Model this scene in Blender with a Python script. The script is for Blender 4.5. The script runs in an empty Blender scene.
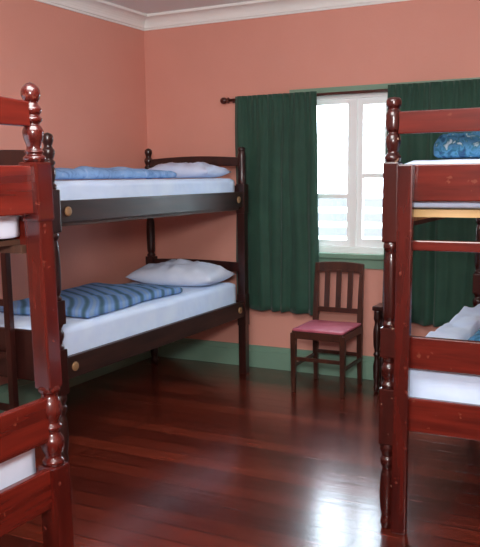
import bpy, bmesh, math, random
from mathutils import Vector, Matrix, noise
random.seed(4)
scene = bpy.context.scene
COL = scene.collection
try:
    scene.view_settings.view_transform = 'Standard'
    scene.view_settings.look = 'None'
except Exception: pass
scene.view_settings.exposure = 0.0

# ------------------------------------------------------------ materials
def new_mat(name):
    m = bpy.data.materials.new(name); m.use_nodes = True
    nt = m.node_tree
    return m, nt, nt.nodes['Principled BSDF']
def setp(b, **k):
    for n, v in k.items():
        n = n.replace('_', ' ')
        if n in b.inputs: b.inputs[n].default_value = v
def c4(c): return (c[0], c[1], c[2], 1)
def noisy(name, c1, c2, scale=6, stretch=(1,1,1), rough=.5, bump=0.0, bscale=40, coat=0, detail=4, sheen=0, worn=None, spec=.5):
    m, nt, b = new_mat(name)
    tc = nt.nodes.new('ShaderNodeTexCoord'); mp = nt.nodes.new('ShaderNodeMapping')
    mp.inputs['Scale'].default_value = stretch
    nz = nt.nodes.new('ShaderNodeTexNoise'); nz.inputs['Scale'].default_value = scale; nz.inputs['Detail'].default_value = detail
    cr = nt.nodes.new('ShaderNodeValToRGB')
    cr.color_ramp.elements[0].position = .3; cr.color_ramp.elements[1].position = .7
    cr.color_ramp.elements[0].color = c4(c1); cr.color_ramp.elements[1].color = c4(c2)
    L = nt.links.new
    L(tc.outputs['Object'], mp.inputs['Vector']); L(mp.outputs['Vector'], nz.inputs['Vector'])
    L(nz.outputs['Fac'], cr.inputs['Fac'])
    out = cr.outputs['Color']
    if worn:
        n4 = nt.nodes.new('ShaderNodeTexNoise'); n4.inputs['Scale'].default_value = 30; n4.inputs['Detail'].default_value = 3
        r4 = nt.nodes.new('ShaderNodeValToRGB'); r4.color_ramp.elements[0].position = .69; r4.color_ramp.elements[1].position = .72
        mxx = nt.nodes.new('ShaderNodeMixRGB'); mxx.inputs['Color2'].default_value = c4(worn)
        L(tc.outputs['Object'], n4.inputs['Vector']); L(n4.outputs['Fac'], r4.inputs['Fac']); L(r4.outputs['Color'], mxx.inputs['Fac'])
        L(out, mxx.inputs['Color1']); out = mxx.outputs['Color']
    L(out, b.inputs['Base Color'])
    setp(b, Roughness=rough, Coat_Weight=coat, Coat_Roughness=.12, Sheen_Weight=sheen, Specular_IOR_Level=spec)
    if bump:
        n2 = nt.nodes.new('ShaderNodeTexNoise'); n2.inputs['Scale'].default_value = bscale
        bp = nt.nodes.new('ShaderNodeBump'); bp.inputs['Strength'].default_value = bump; bp.inputs['Distance'].default_value = .01
        L(mp.outputs['Vector'], n2.inputs['Vector']); L(n2.outputs['Fac'], bp.inputs['Height']); L(bp.outputs['Normal'], b.inputs['Normal'])
    return m
M_wall = noisy('salmon_paint', (.69,.31,.24), (.74,.34,.265), 1.2, rough=.6, bump=.1, bscale=60)
M_ceil = noisy('ceiling_paint', (.80,.88,.88), (.84,.92,.92), 1, rough=.8)
M_corn = noisy('cornice_paint', (.88,.91,.88), (.91,.94,.91), 2, rough=.6)
M_green = noisy('green_gloss_paint', (.18,.31,.23), (.21,.35,.26), 3, rough=.35)
M_white = noisy('white_gloss_paint', (.90,.92,.92), (.93,.95,.95), 3, rough=.35)
M_redm = noisy('mahogany_deep', (.030,.0025,.002), (.085,.007,.004), 4, (7,7,.7), rough=.26, coat=.5, worn=(.13,.03,.02), detail=3)
M_redr = noisy('mahogany_worn', (.018,.003,.0025), (.050,.006,.004), 4, (7,7,.7), rough=.27, coat=.4, worn=(.30,.20,.14), detail=3)
M_dark = noisy('dark_stained_wood', (.014,.004,.0035), (.036,.008,.006), 5, (5,5,.8), rough=.30, coat=.25)
M_board = noisy('bed_rail_dark', (.014,.007,.006), (.038,.015,.011), 4, (8,.8,8), rough=.42, coat=.05, spec=.3)
M_redboard = noisy('bed_board_red', (.060,.005,.003), (.125,.011,.006), 4, (.7,.7,9), rough=.26, coat=.5, worn=(.15,.035,.02), detail=3)
M_chair = noisy('chair_brown_wood', (.030,.011,.008), (.075,.024,.014), 6, (5,5,.8), rough=.3, coat=.35)
M_cap = noisy('pale_wood_cap', (.22,.12,.05), (.30,.17,.08), 30, rough=.5)
M_base = noisy('slat_wood', (.05,.02,.012), (.08,.035,.02), 6, (1,8,1), rough=.6)
M_basep = noisy('pale_pine', (.62,.40,.16), (.74,.52,.26), 6, (1,8,1), rough=.6)
M_sheet = noisy('pale_blue_sheet', (.54,.69,.94), (.66,.80,.97), 5, rough=.85, bump=.9, bscale=7, sheen=.1)
M_sheetw = noisy('cool_white_sheet', (.66,.77,.94), (.77,.85,.97), 5, rough=.85, bump=.8, bscale=7)
M_pillow = noisy('pillow_cotton', (.56,.64,.80), (.68,.75,.88), 7, rough=.85, bump=.8, bscale=8)
M_pillowb = noisy('pillow_pale_blue', (.50,.62,.86), (.62,.72,.92), 7, rough=.85, bump=.8, bscale=8)
M_curtain = noisy('bottle_green_curtain', (.009,.050,.031), (.014,.068,.041), 8, rough=.75, bump=.15, bscale=150, sheen=.2)
M_rod = noisy('rod_wood', (.05,.012,.008), (.09,.02,.012), 8, rough=.3)
M_seat = noisy('dusty_pink_vinyl', (.44,.09,.14), (.54,.15,.20), 12, rough=.45, bump=.1)

def blanket_mat(name, cols, scale=9, angle=0.4, dist=2.0, rough=.9, kind='wave'):
    m, nt, b = new_mat(name); L = nt.links.new
    tc = nt.nodes.new('ShaderNodeTexCoord'); mp = nt.nodes.new('ShaderNodeMapping')
    mp.inputs['Rotation'].default_value = (0,0,angle)
    L(tc.outputs['Object'], mp.inputs['Vector'])
    if kind == 'noise':
        w = nt.nodes.new('ShaderNodeTexNoise'); w.inputs['Scale'].default_value = scale; w.inputs['Detail'].default_value = 2; w.inputs['Distortion'].default_value = dist
        out = w.outputs['Fac']; lo, hi = .32, .68
    else:
        w = nt.nodes.new('ShaderNodeTexWave'); w.inputs['Scale'].default_value = scale
        if kind == 'rings':
            w.wave_type = 'RINGS'; w.rings_direction = 'Z'
            mp.inputs['Location'].default_value = (.75,.95,0)
        w.inputs['Distortion'].default_value = dist; w.inputs['Detail'].default_value = 0; w.inputs['Detail Scale'].default_value = .5
        out = w.outputs['Fac']; lo, hi = 0, 1
    L(mp.outputs['Vector'], w.inputs['Vector'])
    cr = nt.nodes.new('ShaderNodeValToRGB'); cr.color_ramp.interpolation = 'LINEAR'
    e = cr.color_ramp.elements
    while len(e) < len(cols): e.new(.5)
    for i, c in enumerate(cols):
        e[i].position = lo+(hi-lo)*i/(len(cols)-1); e[i].color = c4(c)
    L(out, cr.inputs['Fac']); L(cr.outputs['Color'], b.inputs['Base Color'])
    setp(b, Roughness=rough, Specular_IOR_Level=.15)
    return m
M_bl_strip = blanket_mat('striped_blanket', [(.06,.13,.18),(.10,.19,.32),(.15,.28,.54),(.17,.30,.58),(.15,.28,.54),(.22,.33,.48)], 3.6, 0, 1.2, kind='rings')
M_bl_blue = blanket_mat('muted_blue_blanket', [(.14,.27,.52),(.22,.38,.66),(.24,.42,.70),(.36,.50,.74)], 16, 0, 1, kind='noise')
M_bl_pat = blanket_mat('patterned_quilt', [(.02,.05,.14),(.03,.13,.22),(.07,.21,.40),(.03,.13,.19),(.38,.50,.58)], 30, 0, .5, kind='noise')

# floor
M_floor, nt, b = new_mat('polished_jarrah_boards'); L = nt.links.new
tc = nt.nodes.new('ShaderNodeTexCoord')
br = nt.nodes.new('ShaderNodeTexBrick'); br.offset = .37
br.inputs['Scale'].default_value = 1; br.inputs['Brick Width'].default_value = 2.6; br.inputs['Row Height'].default_value = .125
br.inputs['Mortar Size'].default_value = .0034; br.inputs['Mortar Smooth'].default_value = .2
br.inputs['Color1'].default_value = c4((.065,.009,.005)); br.inputs['Color2'].default_value = c4((.185,.028,.013)); br.inputs['Mortar'].default_value = c4((.006,.002,.002))
L(tc.outputs['Object'], br.inputs['Vector'])
mp = nt.nodes.new('ShaderNodeMapping'); mp.inputs['Scale'].default_value = (1.0,12,1); L(tc.outputs['Object'], mp.inputs['Vector'])
nz = nt.nodes.new('ShaderNodeTexNoise'); nz.inputs['Scale'].default_value = 3; nz.inputs['Detail'].default_value = 4; nz.inputs['Roughness'].default_value = .5; L(mp.outputs['Vector'], nz.inputs['Vector'])
gr = nt.nodes.new('ShaderNodeValToRGB'); gr.color_ramp.elements[0].position = .3; gr.color_ramp.elements[1].position = .65
gr.color_ramp.elements[0].color = (.45,.45,.45,1); L(nz.outputs['Fac'], gr.inputs['Fac'])
mx = nt.nodes.new('ShaderNodeMixRGB'); mx.blend_type = 'MULTIPLY'; mx.inputs['Fac'].default_value = .65
L(br.outputs['Color'], mx.inputs['Color1']); L(gr.outputs['Color'], mx.inputs['Color2']); L(mx.outputs['Color'], b.inputs['Base Color'])
ad = nt.nodes.new('ShaderNodeMath'); ad.operation = 'MULTIPLY_ADD'; ad.inputs[1].default_value = -2.2
sc_ = nt.nodes.new('ShaderNodeMath'); sc_.operation = 'MULTIPLY'; sc_.inputs[1].default_value = .4
L(nz.outputs['Fac'], sc_.inputs[0]); L(br.outputs['Fac'], ad.inputs[0]); L(sc_.outputs[0], ad.inputs[2])
bp = nt.nodes.new('ShaderNodeBump'); bp.inputs['Strength'].default_value = .35; bp.inputs['Distance'].default_value = .004
L(ad.outputs[0], bp.inputs['Height']); L(bp.outputs['Normal'], b.inputs['Normal']); L(bp.outputs['Normal'], b.inputs['Coat Normal'])
rr_ = nt.nodes.new('ShaderNodeMapRange'); rr_.inputs['To Min'].default_value = .19; rr_.inputs['To Max'].default_value = .31
L(nz.outputs['Fac'], rr_.inputs['Value']); L(rr_.outputs[0], b.inputs['Roughness'])
setp(b, Coat_Weight=.5, Coat_Roughness=.17)

# glass
M_glass = bpy.data.materials.new('window_glass'); M_glass.use_nodes = True
nt = M_glass.node_tree; nt.nodes.clear()
o = nt.nodes.new('ShaderNodeOutputMaterial'); mxs = nt.nodes.new('ShaderNodeMixShader'); tr = nt.nodes.new('ShaderNodeBsdfTransparent'); gl = nt.nodes.new('ShaderNodeBsdfGlossy')
gl.inputs['Roughness'].default_value = .03; mxs.inputs[0].default_value = .06
nt.links.new(tr.outputs[0], mxs.inputs[1]); nt.links.new(gl.outputs[0], mxs.inputs[2]); nt.links.new(mxs.outputs[0], o.inputs[0])

# ------------------------------------------------------------ mesh helpers
def finish(bm, name, mat, smooth=False, parent=None, loc=(0,0,0), rot=0, mats=None):
    me = bpy.data.meshes.new(name); 
    bmesh.ops.recalc_face_normals(bm, faces=bm.faces)
    bm.to_mesh(me); bm.free()
    for mm in (mats or [mat]): me.materials.append(mm)
    if smooth:
        for p in me.polygons: p.use_smooth = True
    ob = bpy.data.objects.new(name, me); COL.objects.link(ob)
    ob.location = loc; ob.rotation_euler = (0,0,rot) if not isinstance(rot, tuple) else rot
    if parent: ob.parent = parent
    return ob
def add_box(bm, x0,x1,y0,y1,z0,z1, bev=0.0, taper=None):
    r = bmesh.ops.create_cube(bm, size=1)
    vs = r['verts']
    for v in vs:
        v.co = Vector(((x0+x1)/2+v.co.x*(x1-x0),(y0+y1)/2+v.co.y*(y1-y0),(z0+z1)/2+v.co.z*(z1-z0)))
    if bev > 0:
        es = list({e for v in vs for e in v.link_edges})
        bmesh.ops.bevel(bm, geom=es, offset=bev, segments=2, affect='EDGES', profile=.7)
def add_lathe(bm, prof, cx=0, cy=0, seg=20):
    rings = []
    for z, r in prof:
        rings.append([bm.verts.new((cx+max(r,.0008)*math.cos(2*math.pi*i/seg), cy+max(r,.0008)*math.sin(2*math.pi*i/seg), z)) for i in range(seg)])
    for a, b_ in zip(rings, rings[1:]):
        for i in range(seg):
            f = bm.faces.new((a[i], a[(i+1)%seg], b_[(i+1)%seg], b_[i])); f.smooth = True
    bm.faces.new(rings[0]); bm.faces.new(rings[-1])
def cat(pts, n=3):
    """catmull-rom resample of profile"""
    out = []
    P = [pts[0]]+list(pts)+[pts[-1]]
    for i in range(1, len(P)-2):
        p0,p1,p2,p3 = P[i-1],P[i],P[i+1],P[i+2]
        for k in range(n):
            t = k/n
            r = .5*((2*p1[1])+(-p0[1]+p2[1])*t+(2*p0[1]-5*p1[1]+4*p2[1]-p3[1])*t*t+(-p0[1]+3*p1[1]-3*p2[1]+p3[1])*t**3)
            out.append((p1[0]+(p2[0]-p1[0])*t, r))
    out.append(pts[-1]); return out
def box_obj(name, mat, x0,x1,y0,y1,z0,z1, bev=.004, parent=None, **k):
    bm = bmesh.new(); add_box(bm, x0,x1,y0,y1,z0,z1,bev)
    return finish(bm, name, mat, parent=parent, **k)
def structure(ob): ob['kind'] = 'structure'; return ob
def tag(ob, label, category, group=None):
    ob['label'] = label; ob['category'] = category
    if group: ob['group'] = group
    return ob
def empty(name, loc, rot=0):
    e = bpy.data.objects.new(name, None); e.empty_display_size = .1
    e.location = loc; e.rotation_euler = (0,0,rot); COL.objects.link(e); return e

# ------------------------------------------------------------ room
XL, XR, YB, YF, ZC = -3.55, .75, 5.28, -1.0, 2.68
T = .14
structure(box_obj('floor', M_floor, XL-T, XR+T, YF-T, YB+T, -.1, 0, 0))
structure(box_obj('ceiling', M_ceil, XL-T, XR+T, YF-T, YB+T, ZC, ZC+.1, 0))
structure(box_obj('wall_left', M_wall, XL-T, XL, YF, YB, 0, ZC, 0))
structure(box_obj('wall_right', M_wall, XR, XR+T, YF, YB, 0, ZC, 0))
structure(box_obj('wall_front', M_wall, XL-T, XR+T, YF-T, YF, 0, ZC, 0))
WX0, WX1, WZ0, WZ1 = -2.25, -.95, .90, 2.03
bm = bmesh.new()
add_box(bm, XL-T, WX0, YB, YB+T, 0, ZC); add_box(bm, WX1, XR+T, YB, YB+T, 0, ZC)
add_box(bm, WX0, WX1, YB, YB+T, 0, WZ0); add_box(bm, WX0, WX1, YB, YB+T, WZ1, ZC)
structure(finish(bm, 'wall_back', M_wall))
# cornice: coved profile swept along walls
def cornice(name, axis):
    prof = [(0,-.10),(.012,-.10),(.014,-.088),(.022,-.085)]
    for i in range(7):
        a = math.pi/2*i/6
        prof.append((.022+.065*(1-math.cos(a)), -.085+.065*math.sin(a)))
    prof += [(.10,-.018),(.10,0),(0,0)]
    bm = bmesh.new(); rows = []
    for e in (0,1):
        row = []
        for d, z in prof:
            if axis == 'back': row.append(bm.verts.new(((XL+d) if e == 0 else (XR-d), YB-d, ZC+z)))
            elif axis == 'left': row.append(bm.verts.new((XL+d, (YF+d) if e == 0 else (YB-d), ZC+z)))
            elif axis == 'right': row.append(bm.verts.new((XR-d, (YF+d) if e == 0 else (YB-d), ZC+z)))
        rows.append(row)
    n = len(prof)
    for i in range(n): bm.faces.new((rows[0][i], rows[0][(i+1)%n], rows[1][(i+1)%n], rows[1][i]))
    bm.faces.new(rows[0]); bm.faces.new(rows[1])
    structure(finish(bm, name, M_corn))
cornice('trim_1','back'); cornice('trim_2','left'); cornice('trim_3','right')
def base(name, x0,x1,y0,y1, ax):
    bm = bmesh.new(); add_box(bm, x0,x1,y0,y1,0,.17,.004)
    if ax=='y': add_box(bm, x0, x1, y0-.008, y1, 0, .13, .003)
    else: add_box(bm, x0, x1+.008, y0, y1, 0, .13, .003)
    structure(finish(bm, name, M_green))
base('baseboard_back', XL+.02, XR-.02, YB-.018, YB, 'y')
base('baseboard_left', XL, XL+.018, YF, YB-.02, 'x')
structure(box_obj('baseboard_right', M_green, XR-.018, XR, YF, YB-.02, 0, .17, .003))
# window
bm = bmesh.new()
y0, y1 = YB+.005, YB+.08
add_box(bm, WX0, WX0+.05, y0, y1, WZ0, WZ1); add_box(bm, WX1-.05, WX1, y0, y1, WZ0, WZ1)
add_box(bm, WX0, WX1, y0, y1, WZ1-.05, WZ1); add_box(bm, WX0, WX1, y0, y1, WZ0, WZ0+.05)
for m_, hw in ((-1.835,.022), (-1.56,.02), (-1.27,.022)): add_box(bm, m_-hw, m_+hw, y0+.01, y1, WZ0+.04, WZ1-.04)
def sash(a, b_, bars=(1.43,), w=.034):
    s0, s1 = YB+.028, YB+.062
    a -= .006; b_ += .006
    add_box(bm, a, a+w, s0, s1, WZ0+.04, WZ1-.04); add_box(bm, b_-w, b_, s0, s1, WZ0+.04, WZ1-.04)
    add_box(bm, a+.01, b_-.01, s0+.001, s1-.001, WZ1-.05-w, WZ1-.04); add_box(bm, a+.01, b_-.01, s0+.001, s1-.001, WZ0+.04, WZ0+.05+w+.01)
    for z in bars: add_box(bm, a+.01, b_-.01, s0+.004, s1-.004, z, z+.034)
sash(WX0+.05, -1.857, (1.29,), .034); sash(-1.813, -1.58, (1.43,), .046); sash(-1.54, -1.292); sash(-1.248, WX1-.05)
structure(finish(bm, 'window_1', M_white))
bm = bmesh.new(); add_box(bm, WX0+.05, WX1-.05, YB+.043, YB+.047, WZ0+.05, WZ1-.05)
structure(finish(bm, 'window_2', M_glass))
bm = bmesh.new()
add_box(bm, WX0-.06, WX1+.06, YB-.018, YB+.004, WZ1-.005, WZ1+.03, .004)
add_box(bm, WX0-.06, WX0+.005, YB-.018, YB+.004, WZ0, WZ1, .004); add_box(bm, WX1-.005, WX1+.06, YB-.018, YB+.004, WZ0, WZ1, .004)
add_box(bm, WX0-.11, WX1+.11, YB-.05, YB+.03, WZ0-.03, WZ0+.004, .005); add_box(bm, WX0-.09, WX1+.09, YB-.02, YB+.004, WZ0-.10, WZ0-.03, .004)
structure(finish(bm, 'trim_4', M_green))

# ------------------------------------------------------------ outside
M_grass = noisy('dry_lawn', (.16,.19,.15), (.22,.24,.20), .6, rough=.9)
M_out = noisy('weathered_grey_paint', (.068,.073,.077), (.08,.085,.089), 3, rough=.8)
g = box_obj('ground', M_grass, -30, 30, YB+T+.3, 50, -.5, -.4, 0); structure(g)
ver = empty('slatted_fence', (-3.2, 8.2, -.4))
tag(ver, 'pale grey slatted fence outside the window', 'fence')
for i in range(7): box_obj('slat', M_out, -1.2, 2.6, -.012, .012, .55+i*.16, .645+i*.16, .004, ver)
for x in (-1.1, .9, 2.5): box_obj('post', M_out, x-.035, x+.035, .013, .08, 0, 1.62, .004, ver)

# ------------------------------------------------------------ bunk beds
def build_post(name, parent, x, y, mat, top=1.0, wid=.037, style='dark'):
    bm = bmesh.new()
    k = wid/.037
    def L_(pr, kk=None):
        kk = kk or k
        add_lathe(bm, [(z, r*kk) for z, r in cat(pr, 4)])
    if style == 'near':
        add_box(bm, -wid, wid, -wid, wid, 0, .585, .006)
        L_([(.583,.031),(.597,.036),(.612,.026),(.64,.037),(.665,.038),(.69,.026),(.705,.035),(.72,.027),(.75,.039),(.785,.034),(.805,.025),(.82,.035),(.835,.033)], .95)
        m = .0295
        add_box(bm, -m, m, -m, m, .828, 1.34, .006)
        add_box(bm, -wid, wid, -wid, wid, 1.33, 1.50, .007)
    else:
        if style == 'plain':
            add_box(bm, -wid*.86, wid*.86, -wid*.86, wid*.86, 0, .375, .006)
        else:
            L_([(0,.024),(.025,.031),(.05,.026),(.08,.032),(.15,.037),(.23,.032),(.26,.025),(.28,.034),(.30,.036),(.315,.027),(.335,.036),(.35,.037),(.37,.032)])
        add_box(bm, -wid, wid, -wid, wid, .365, .60, .006)
        if style == 'plain':
            add_box(bm, -wid*.86, wid*.86, -wid*.86, wid*.86, .59, 1.21, .006)
        else:
            L_([(.598,.032),(.612,.037),(.63,.026),(.66,.036),(.685,.037),(.705,.026),(.722,.034),(.732,.036)])
            add_box(bm, -wid, wid, -wid, wid, .728, .85, .006)
            L_([(.848,.033),(.862,.036),(.875,.027),(.89,.033),(1.0,.036),(1.12,.033),(1.15,.027),(1.165,.036),(1.18,.036),(1.195,.03)])
        add_box(bm, -wid, wid, -wid, wid, 1.19, 1.40 if style in ('dark','plain') else 1.50, .006)
    if style == 'flat':
        L_([(1.498,.030),(1.51,.037),(1.522,.036),(1.536,.025),(1.55,.028),(1.575,.035),(1.60,.031),(1.612,.023),(1.622,.032),(1.64,.035),(1.675,.035),(1.69,.031),(1.70,.024),(1.712,.033),(1.732,.034),(1.742,.026),(1.745,.003)])
    elif style == 'plain':
        L_([(1.397,.030),(1.42,.032),(1.50,.030),(1.60,.032),(1.615,.030),(1.63,.026),(1.638,.030),(1.652,.030),(1.66,.022),(1.664,.003)])
    elif style == 'dark':
        L_([(1.397,.030),(1.408,.036),(1.420,.034),(1.430,.025),(1.445,.028),(1.47,.035),(1.50,.033),(1.515,.026),(1.525,.034),(1.535,.034),(1.545,.026),(1.56,.030),(1.575,.035),(1.592,.033),(1.602,.024),(1.612,.022),(1.622,.025),(1.636,.030),(1.652,.030),(1.663,.026),(1.670,.015),(1.674,.003)])
    else:
        L_([(1.498,.030),(1.506,.038),(1.514,.038),(1.522,.028),(1.529,.034),(1.536,.026),(1.548,.026),(1.57,.034),(1.588,.036),(1.600,.030),(1.608,.024),(1.616,.033),(1.624,.034),(1.632,.026),(1.640,.032),(1.650,.034),(1.660,.026),(1.668,.022),(1.676,.028),(1.690,.033),(1.704,.031),(1.713,.024),(1.721,.014),(1.725,.003)], .84)
    return finish(bm, name, mat, parent=parent, loc=(x, y, 0))
def end_rail(name, parent, mat, y, w, z0, z1, th=.026, curved=0):
    bm = bmesh.new()
    n = 12
    prev = None
    for i in range(n+1):
        x = -w/2+.02+(w-.04)*i/n
        zt = z1 + curved*math.sin(math.pi*i/n)
        ring = [bm.verts.new((x, y-th/2, z0)), bm.verts.new((x, y+th/2, z0)), bm.verts.new((x, y+th/2, zt)), bm.verts.new((x, y-th/2, zt))]
        if prev:
            for k in range(4): bm.faces.new((prev[k], prev[(k+1)%4], ring[(k+1)%4], ring[k]))
        else: bm.faces.new(ring)
        prev = ring
    bm.faces.new(prev)
    ob = finish(bm, name, mat, parent=parent)
    md = ob.modifiers.new('bevel', 'BEVEL'); md.width = .005; md.segments = 2; md.limit_method = 'ANGLE'
    return ob
def bunk(loc, rot, w, l, P, label):
    e = empty('bunk_bed', loc, rot); tag(e, label, 'bunk bed', 'wooden bunk beds in the dormitory room')
    for sx_ in (-1,1):
        for sy in (-1,1):
            stl = P['style']
            if stl == 'dark' and sy == 1 and sx_ == 1: stl = 'plain'
            build_post('post', e, sx_*w/2, sy*l/2, P['post'], P['top'], P['wid'], stl)
    for sx_ in (-1,1):
        for nm, z0, z1 in (('side_rail',1.235,1.345),('side_rail',.435,.55)):
            x = sx_*(w/2+.008)
            box_obj(nm, P['rail'], x-.014, x+.014, -l/2+.03, l/2-.03, z0, z1, .004, e)
            for sy in (-1,1):
                bm = bmesh.new(); add_lathe(bm, cat([(-.002,.024),(.006,.024),(.010,.018),(.011,.001)],2), seg=18)
                finish(bm, 'bolt_cap', M_cap, parent=e, loc=(sx_*(w/2+.022), sy*(l/2-.10), (z0+z1)/2), rot=(0, sx_*math.pi/2, 0))
    for sy, parts in ((-1, P['foot']), (1, P['head'])):
        for nm, z0, z1, cv in parts:
            end_rail(nm, e, P['end'], sy*l/2, w, z0, z1, curved=cv)
    for zb, th, mt in P['base']:
        bm = bmesh.new(); n = 11
        for i in range(n):
            y = -l/2+.06+(l-.12)*(i+.5)/n
            if i == 0: y -= .03
            add_box(bm, -w/2+.0, w/2, y-.04, y+.04, zb-th, zb, .002)
        for sx_ in (-1,1): add_box(bm, sx_*(w/2-.02)-.014, sx_*(w/2-.02)+.014, -l/2+.04, l/2-.04, zb-th-.024, zb-th)
        finish(bm, 'bed_base', mt, parent=e)
    sh = P.get('shear', 0)
    if sh:   # the old frame leans slightly
        for ob in e.children:
            if ob.name.startswith('bolt_cap'): ob.location.y += sh*ob.location.z
            else:
                for v in ob.data.vertices: v.co.y += sh*v.co.z
    return e
END = [('top_rail',1.60,1.67,.012),('end_board',1.35,1.49,0),('end_rail',.665,.80,0),('end_board',.455,.58,0)]
ENDR = [('top_rail',1.605,1.69,0),('end_board',1.35,1.49,0),('end_rail',.69,.82,0),('end_board',.43,.57,0)]
BASES = ((1.255,.016,M_base),(.465,.016,M_base))
P1 = dict(post=M_dark, rail=M_board, end=M_dark, top=1, base=BASES, style='dark', wid=.034,
          foot=[('top_rail',1.52,1.59,.01),('end_board',1.26,1.39,0),('end_board',.42,.685,0)],
          head=[('top_rail',1.53,1.59,.015),('end_board',1.26,1.39,0),('end_rail',.76,.83,.01),('end_board',.44,.55,0)])
far = bunk((-2.995,4.03,0), 0, .80, 2.06, P1, 'dark-stained wooden bunk bed along the pink wall beside the green curtain')
lad = empty('ladder', (0,0,0)); lad.parent = far
for x in (.125, -.20): box_obj('stile', M_dark, x-.018, x+.018, -1.03-.062, -1.03-.026, 0, 1.42, .005, lad)
for z in (.25,.53,.81,1.09): box_obj('rung', M_dark, -.19, .115, -1.03-.056, -1.03-.032, z, z+.035, .005, lad)
P2 = dict(post=M_redm, rail=M_redboard, end=M_redboard, top=1.0, base=((1.275,.016,M_base),(.475,.016,M_base)), style='near', wid=.034, foot=END, head=END, shear=.014)
nearb = bunk((-2.512,1.37,0), math.pi/2, .80, 1.90, P2, 'red mahogany bunk bed with turned finials, against plain pink wall')
P3 = dict(post=M_redr, rail=M_board, end=M_redboard, top=1.0, base=((1.315,.03,M_basep),(.465,.016,M_base)), style='flat', wid=.031, foot=ENDR+[('crossbar',1.16,1.20,0)], head=ENDR)
right = bunk((-.48,3.94,0), 0, .80, 1.88, P3, 'red mahogany bunk bed standing beside the window and curtain')
box_obj('stile', M_redm, -.40+.032, -.40+.092, -.94-.05, -.94-.018, .0, 1.49, .006, right)

# ------------------------------------------------------------ soft goods
def softbox(name, mat, lx, ly, lz, r, loc, rot=0, amp=.004, freq=4, cuts=22, seed=0, topamp=None, edge=0, ridge=0, rot_r=0):
    bm = bmesh.new(); bmesh.ops.create_cube(bm, size=1)
    bmesh.ops.subdivide_edges(bm, edges=bm.edges[:], cuts=cuts, use_grid_fill=True)
    rr = min(r, lz/2*.98)
    for v in bm.verts:
        p = Vector((v.co.x*lx, v.co.y*ly, v.co.z*lz))
        inn = Vector((max(-lx/2+rr, min(lx/2-rr, p.x)), max(-ly/2+rr, min(ly/2-rr, p.y)), max(-lz/2+rr, min(lz/2-rr, p.z))))
        d = p-inn
        if d.length > 1e-6: p = inn+d.normalized()*rr
        q = Vector((p.x*freq+seed, p.y*freq, p.z*freq*.6))
        nv = noise.noise_vector(q)
        p.x += nv.x*amp; p.y += nv.y*amp
        if edge:
            p.x += edge*noise.noise(Vector((p.y*3+seed, 3.1, 0)))*(1 if p.x>0 else -1)*abs(p.x/lx*2)
            p.y += edge*noise.noise(Vector((p.x*4+seed, 7.7, 0)))*abs(p.y/ly*2)
        if p.z > -lz/2+.01:
            t = (p.z+lz/2)/lz
            a = topamp if topamp is not None else amp
            p.z += t*a*(noise.noise(q*1.3)+.5*noise.noise(q*3.1))
            if ridge:
                ex = min(1, (1-abs(p.x/lx*2))*5)*min(1, (1-abs(p.y/ly*2))*6)
                ex = max(0, ex)
                sft = noise.noise(Vector((p.x*2.5+seed, p.y*2.5, 1)))*2.2
                cr, sr = math.cos(rot_r), math.sin(rot_r)
                a1 = (p.x*cr+p.y*sr); a2 = (-p.x*sr+p.y*cr)
                p.z += t*ridge*ex*(abs(math.sin(a1*8+a2*3.5+sft))**.7+.35*math.sin(a1*21-a2*8+sft*2))
        p.z += lz/2
        v.co = p
    ob = finish(bm, name, mat, True, loc=loc, rot=rot)
    return ob
def pillow(name, mat, lx, ly, h, loc, rot, seed=0):
    bm = bmesh.new(); n = 30; top = {}; bot = {}
    for i in range(n+1):
        for j in range(n+1):
            u = -1+2*i/n; v = -1+2*j/n
            hh = (max(0,1-abs(u)**2.6)*max(0,1-abs(v)**2.6))**.5
            pinch = 1-.07*(1-abs(v))*abs(u)**3
            pin2 = 1-.07*(1-abs(u))*abs(v)**3
            x = u*lx/2*pinch; y = v*ly/2*pin2
            wr = .026*noise.noise(Vector((x*9+seed, y*9, seed)))+.016*noise.noise(Vector((x*22+seed, y*16, seed)))
            top[i,j] = bm.verts.new((x, y, h*.35+h*.65*hh+wr*hh))
            bot[i,j] = top[i,j] if i in (0,n) or j in (0,n) else bm.verts.new((x, y, h*.35-h*.35*min(1,hh*1.4)))
    for i in range(n):
        for j in range(n):
            bm.faces.new((top[i,j],top[i+1,j],top[i+1,j+1],top[i,j+1]))
            try: bm.faces.new((bot[i,j],bot[i,j+1],bot[i+1,j+1],bot[i+1,j]))
            except ValueError: pass
    return finish(bm, name, mat, True, loc=loc, rot=rot)

G = 'mattresses on the bunk beds'
# far bunk
tag(softbox('mattress', M_sheet, .76, 1.965, .185, .035, (-2.995,4.03,1.257), amp=.010, freq=7, topamp=.003, cuts=36), 'pale blue sheeted mattress on the dark upper bunk', 'mattress', G)
tag(softbox('mattress', M_sheet, .76, 1.965, .225, .035, (-2.995,4.03,.467), seed=3, amp=.010, freq=7, topamp=.003, cuts=36), 'pale blue sheeted mattress on the dark lower bunk', 'mattress', G)
tag(softbox('blanket', M_bl_blue, .52, 1.45, .05, .024, (-3.07,3.80,1.447), amp=.012, freq=6, topamp=.010, seed=5, ridge=.016, edge=.06, cuts=30), 'muted blue patterned blanket folded on the upper bunk', 'blanket')
tag(softbox('blanket', M_bl_strip, .66, 1.05, .045, .020, (-3.00,3.80,.697), rot=.05, amp=.008, freq=4, topamp=.008, seed=21, edge=.07, ridge=.009, cuts=44, rot_r=.5), 'blue and dark green striped blanket spread on the lower bunk', 'blanket')
tag(pillow('pillow', M_pillowb, .54, .36, .11, (-2.91,4.81,1.447), 0.02, 1), 'pale blue cotton pillow on the upper bunk', 'pillow')
tag(pillow('pillow', M_pillow, .68, .42, .15, (-2.95,4.77,.699), .05, 2), 'pale cotton pillow at the head of the lower bunk', 'pillow')
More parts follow.
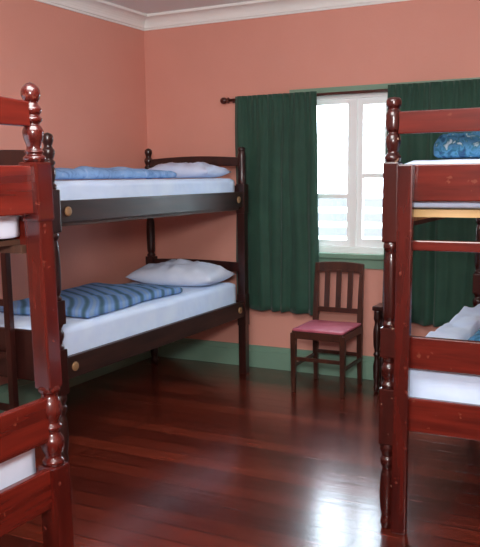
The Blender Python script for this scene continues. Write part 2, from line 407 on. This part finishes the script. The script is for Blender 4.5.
# near bunk
tag(softbox('mattress', M_sheetw, 1.81, .765, .165, .018, (-2.535,1.37,1.277), seed=6), 'white sheeted mattress on the red upper bunk', 'mattress', G)
tag(softbox('mattress', M_sheetw, 1.80, .765, .20, .02, (-2.515,1.37,.477), seed=7), 'white sheeted mattress on the red lower bunk', 'mattress', G)
# right bunk
tag(softbox('mattress', M_sheet, .765, 1.80, .19, .03, (-.48,3.94,1.317), seed=8), 'pale blue sheeted mattress on the upper bunk near the window', 'mattress', G)
tag(softbox('mattress', M_sheet, .765, 1.80, .225, .035, (-.48,3.94,.467), seed=12, topamp=.003), 'pale sheeted mattress on the lower bunk near the window', 'mattress', G)
tag(softbox('quilt', M_bl_pat, .60, .66, .065, .022, (-.45,3.47,1.514), amp=.022, freq=7, topamp=.03, seed=14, edge=.10, ridge=.065, cuts=46), 'blue patterned quilt bundled on the upper bunk', 'quilt')
tag(softbox('blanket', M_bl_pat, .53, .62, .05, .022, (-.38,3.45,.699), amp=.012, freq=6, topamp=.02, seed=17, edge=.03, ridge=.035, cuts=30), 'dark blue blanket on the lower bunk near the window', 'blanket')
tag(softbox('bed_sheet', M_sheet, .17, 1.1, .024, .011, (-.76,3.75,.699), amp=.006, freq=9, topamp=.010, seed=31, edge=.015, ridge=.018, cuts=40), 'rumpled pale blue top sheet pushed aside on the lower bunk', 'bed sheet')
tag(pillow('pillow', M_pillowb, .60, .38, .08, (-.46,4.60,.699), 0, 5), 'pale cotton pillow on the lower bunk near the window', 'pillow')

# ------------------------------------------------------------ curtains
def curtain(name, x0, x1, z0, z1, y, folds, seed, label):
    bm = bmesh.new(); nu = folds*18; nv = 34; g = []
    rnd = random.Random(seed); ph = [rnd.uniform(-1.8,1.8) for _ in range(folds+2)]; am = [rnd.uniform(.15,1.1) for _ in range(folds+2)]
    for j in range(nv+1):
        t = j/nv; z = z1+(z0-z1)*t; row = []
        for i in range(nu+1):
            s = i/nu; f = s*folds; k = int(f); fr = f-k; k2 = min(k+1, folds)
            fr = fr*fr*(3-2*fr)
            p = 2*math.pi*f + ph[k]*(1-fr)+ph[k2]*fr + 1.5*noise.noise(Vector((s*4, t*2.0, seed+3)))
            amp = (.008+.016*min(1,t*2.5))*(am[k]*(1-fr)+am[k2]*fr)
            yy = y+amp*math.sin(p) + .014*noise.noise(Vector((s*5, t*3, seed)))
            yy += (.006*math.sin(2*math.pi*s*folds*2.6))*max(0, 1-t*3.5)
            xx = x0+(x1-x0)*s + .006*math.sin(p*1.0+1.2)*t + (.015*(s-.5)*2)*t
            zz = z + (.005*math.sin(p+.7) - .012*s)*(t**6) 
            row.append(bm.verts.new((xx, yy, zz)))
        g.append(row)
    for j in range(nv):
        for i in range(nu):
            f = bm.faces.new((g[j][i],g[j][i+1],g[j+1][i+1],g[j+1][i])); f.smooth = True
    ob = finish(bm, name, M_curtain, True)
    md = ob.modifiers.new('s','SOLIDIFY'); md.thickness = .003
    return tag(ob, label, 'curtain', 'green window curtains')
curtain('curtain', -2.71, -2.07, .47, 2.03, 5.185, 6, 2, 'dark green pleated curtain hanging beside the bunk bed head')
curtain('curtain', -1.565, -.78, .45, 2.04, 5.185, 8, 7, 'dark green pleated curtain hanging behind the red bunk bed')
rod = empty('curtain_rod', (-1.75,5.225,2.01)); tag(rod, 'dark red wooden curtain rod with knob finials above the window', 'curtain rod')
bm = bmesh.new(); add_lathe(bm, [(-1.03,.011),(1.03,.011)], seg=14)
finish(bm, 'pole', M_rod, parent=rod, rot=(0,math.pi/2,0))
for s in (-1,1):
    bm = bmesh.new(); add_lathe(bm, cat([(0,.012),(.006,.020),(.014,.020),(.02,.012),(.035,.022),(.055,.024),(.07,.016),(.078,.004)],3), seg=18)
    finish(bm, 'finial', M_rod, parent=rod, loc=(s*1.025,0,0), rot=(0,s*math.pi/2,0))
    bm = bmesh.new(); add_box(bm, -.01,.01,0,.05,-.02,.012,.002)
    finish(bm, 'bracket', M_rod, parent=rod, loc=(s*.99,0,0))

# ------------------------------------------------------------ stool
st = empty('stool', (-1.46,5.03,0)); tag(st, 'small dark wooden stool with turned legs under the curtain', 'stool')
for sx_ in (-1,1):
    for sy in (-1,1):
        bm = bmesh.new()
        add_lathe(bm, cat([(0,.013),(.03,.020),(.06,.014),(.10,.021),(.18,.024),(.24,.015),(.26,.024),(.28,.015),(.32,.023),(.42,.026),(.48,.016),(.50,.024),(.52,.024),(.565,.022)],3), seg=16)
        finish(bm, 'leg', M_dark, parent=st, loc=(sx_*.085, sy*.06, 0))
bm = bmesh.new(); add_box(bm, -.115,.115,-.085,.085,.56,.59,.008)
finish(bm, 'seat', M_dark, parent=st)

# ------------------------------------------------------------ chair
ch = empty('dining_chair', (-1.88,4.93,0), 0.0)
tag(ch, 'dark wooden chair with slatted back and pink seat below the window', 'chair')
W, D, SH = .175, .185, .43
def leg(x, y, lean=0, top=.41, rear=False):
    bm = bmesh.new()
    if not rear:
        ring = []
        for z, h in ((0,.013),(.25,.017),(top,.019)):
            ring.append([bm.verts.new((sx_*h, sy*h, z)) for sx_, sy in ((-1,-1),(1,-1),(1,1),(-1,1))])
    else:
        ring = []
        for z, h, dy in ((0,.014,.015),(.22,.017,.003),(.42,.018,0),(.62,.016,.012),(.845,.013,.038)):
            ring.append([bm.verts.new((sx_*h, sy*h+dy, z)) for sx_, sy in ((-1,-1),(1,-1),(1,1),(-1,1))])
    for a, b_ in zip(ring, ring[1:]):
        for k in range(4): bm.faces.new((a[k],a[(k+1)%4],b_[(k+1)%4],b_[k]))
    bm.faces.new(ring[0]); bm.faces.new(ring[-1])
    bmesh.ops.bevel(bm, geom=bm.edges[:], offset=.003, segments=1, affect='EDGES')
    finish(bm, 'leg', M_chair, parent=ch, loc=(x,y,0))
leg(-W,-D); leg(W,-D); leg(-W+.01,D,rear=True); leg(W-.01,D,rear=True)
bm = bmesh.new()
add_box(bm, -W, W, -D-.014, -D+.010, .372, .422, .002); add_box(bm, -W, W, D-.012, D+.010, .372, .422, .002)
add_box(bm, -W-.014, -W+.012, -D, D, .372, .422, .002); add_box(bm, W-.012, W+.014, -D, D, .372, .422, .002)
finish(bm, 'seat_frame', M_chair, parent=ch)
so = softbox('seat', M_seat, .365, .375, .022, .010, (0,-.012,.420), amp=.001, topamp=.003, cuts=14); so.parent = ch
for (a,b_,c,d,z) in ((-W,W,-D-.007,-D+.007,.22),(-W-.006,-W+.006,-D,D,.17),(W-.006,W+.006,-D,D,.17),(-W,W,D-.007,D+.007,.20)):
    box_obj('stretcher', M_chair, a,b_,c,d,z,z+.025,.002,ch)
bm = bmesh.new(); n = 10; prev = None
for i in range(n+1):
    x = -.178+.356*i/n; cv = .012*math.sin(math.pi*i/n)
    r_ = [bm.verts.new((x, D+.018+cv, .785)), bm.verts.new((x, D+.040+cv, .785)), bm.verts.new((x, D+.048+cv, .845+cv*.8)), bm.verts.new((x, D+.026+cv, .845+cv*.8))]
    if prev:
        for k in range(4): bm.faces.new((prev[k],prev[(k+1)%4],r_[(k+1)%4],r_[k]))
    else: bm.faces.new(r_)
    prev = r_
bm.faces.new(prev); finish(bm, 'top_rail', M_chair, parent=ch)
box_obj('back_rail', M_chair, -.16,.16,D-.002,D+.016,.50,.535,.002,ch)
for x in (-.085,-.0,.085):
    bm = bmesh.new(); add_box(bm, x-.018,x+.018,-.006,.006,.53,.80,.002)
    for v in bm.verts: v.co.y += D+.006+(v.co.z-.53)*.09
    finish(bm, 'slat', M_chair, parent=ch)

# ------------------------------------------------------------ lights
w = bpy.data.worlds.new('sky'); scene.world = w; w.use_nodes = True
bg = w.node_tree.nodes['Background']; bg.inputs['Color'].default_value = (.72,.87,1,1); bg.inputs['Strength'].default_value = 22
def area(name, loc, target, size, power, color=(1,1,1), portal=False, sy=None):
    l_ = bpy.data.lights.new(name, 'AREA'); l_.size = size; l_.energy = power; l_.color = color
    if sy: l_.shape = 'RECTANGLE'; l_.size_y = sy
    o_ = bpy.data.objects.new(name, l_); COL.objects.link(o_); o_.location = loc
    o_.rotation_euler = (Vector(target)-Vector(loc)).to_track_quat('-Z','Y').to_euler()
    if portal: l_.cycles.is_portal = True
    return o_
area('window_portal', (-1.6, YB+.16, 1.47), (-1.6, 0, 1.47), 1.28, 1, portal=True, sy=1.12)
area('overhead_fill', (-1.2, 1.6, 2.6), (-1.6, 2.6, 0), 1.3, 80, (1,.98,.96))  # added fill light out of view, brightens the back of the room; no fixture here
area('camera_flash', (.05, -.3, 1.95), (-2.5, 4.0, 1.6), .4, 84, (1,.99,.98))

# ------------------------------------------------------------ camera
cam = bpy.data.cameras.new('camera'); co = bpy.data.objects.new('camera', cam); COL.objects.link(co); scene.camera = co
F, CY, HY, A = 780, 300, 177, math.radians(27.4)
cam.sensor_fit = 'HORIZONTAL'; cam.sensor_width = 36; cam.lens = 36*F/480
cam.shift_y = (CY-273.5)/480
th = math.atan((CY-HY)/F)
co.location = (0,0,1.45)
co.rotation_euler = (Matrix.Rotation(A,3,'Z') @ Matrix.Rotation(math.pi/2-th,3,'X') @ Matrix.Rotation(math.radians(-.7),3,'Z')).to_euler()
cam.clip_start = .02
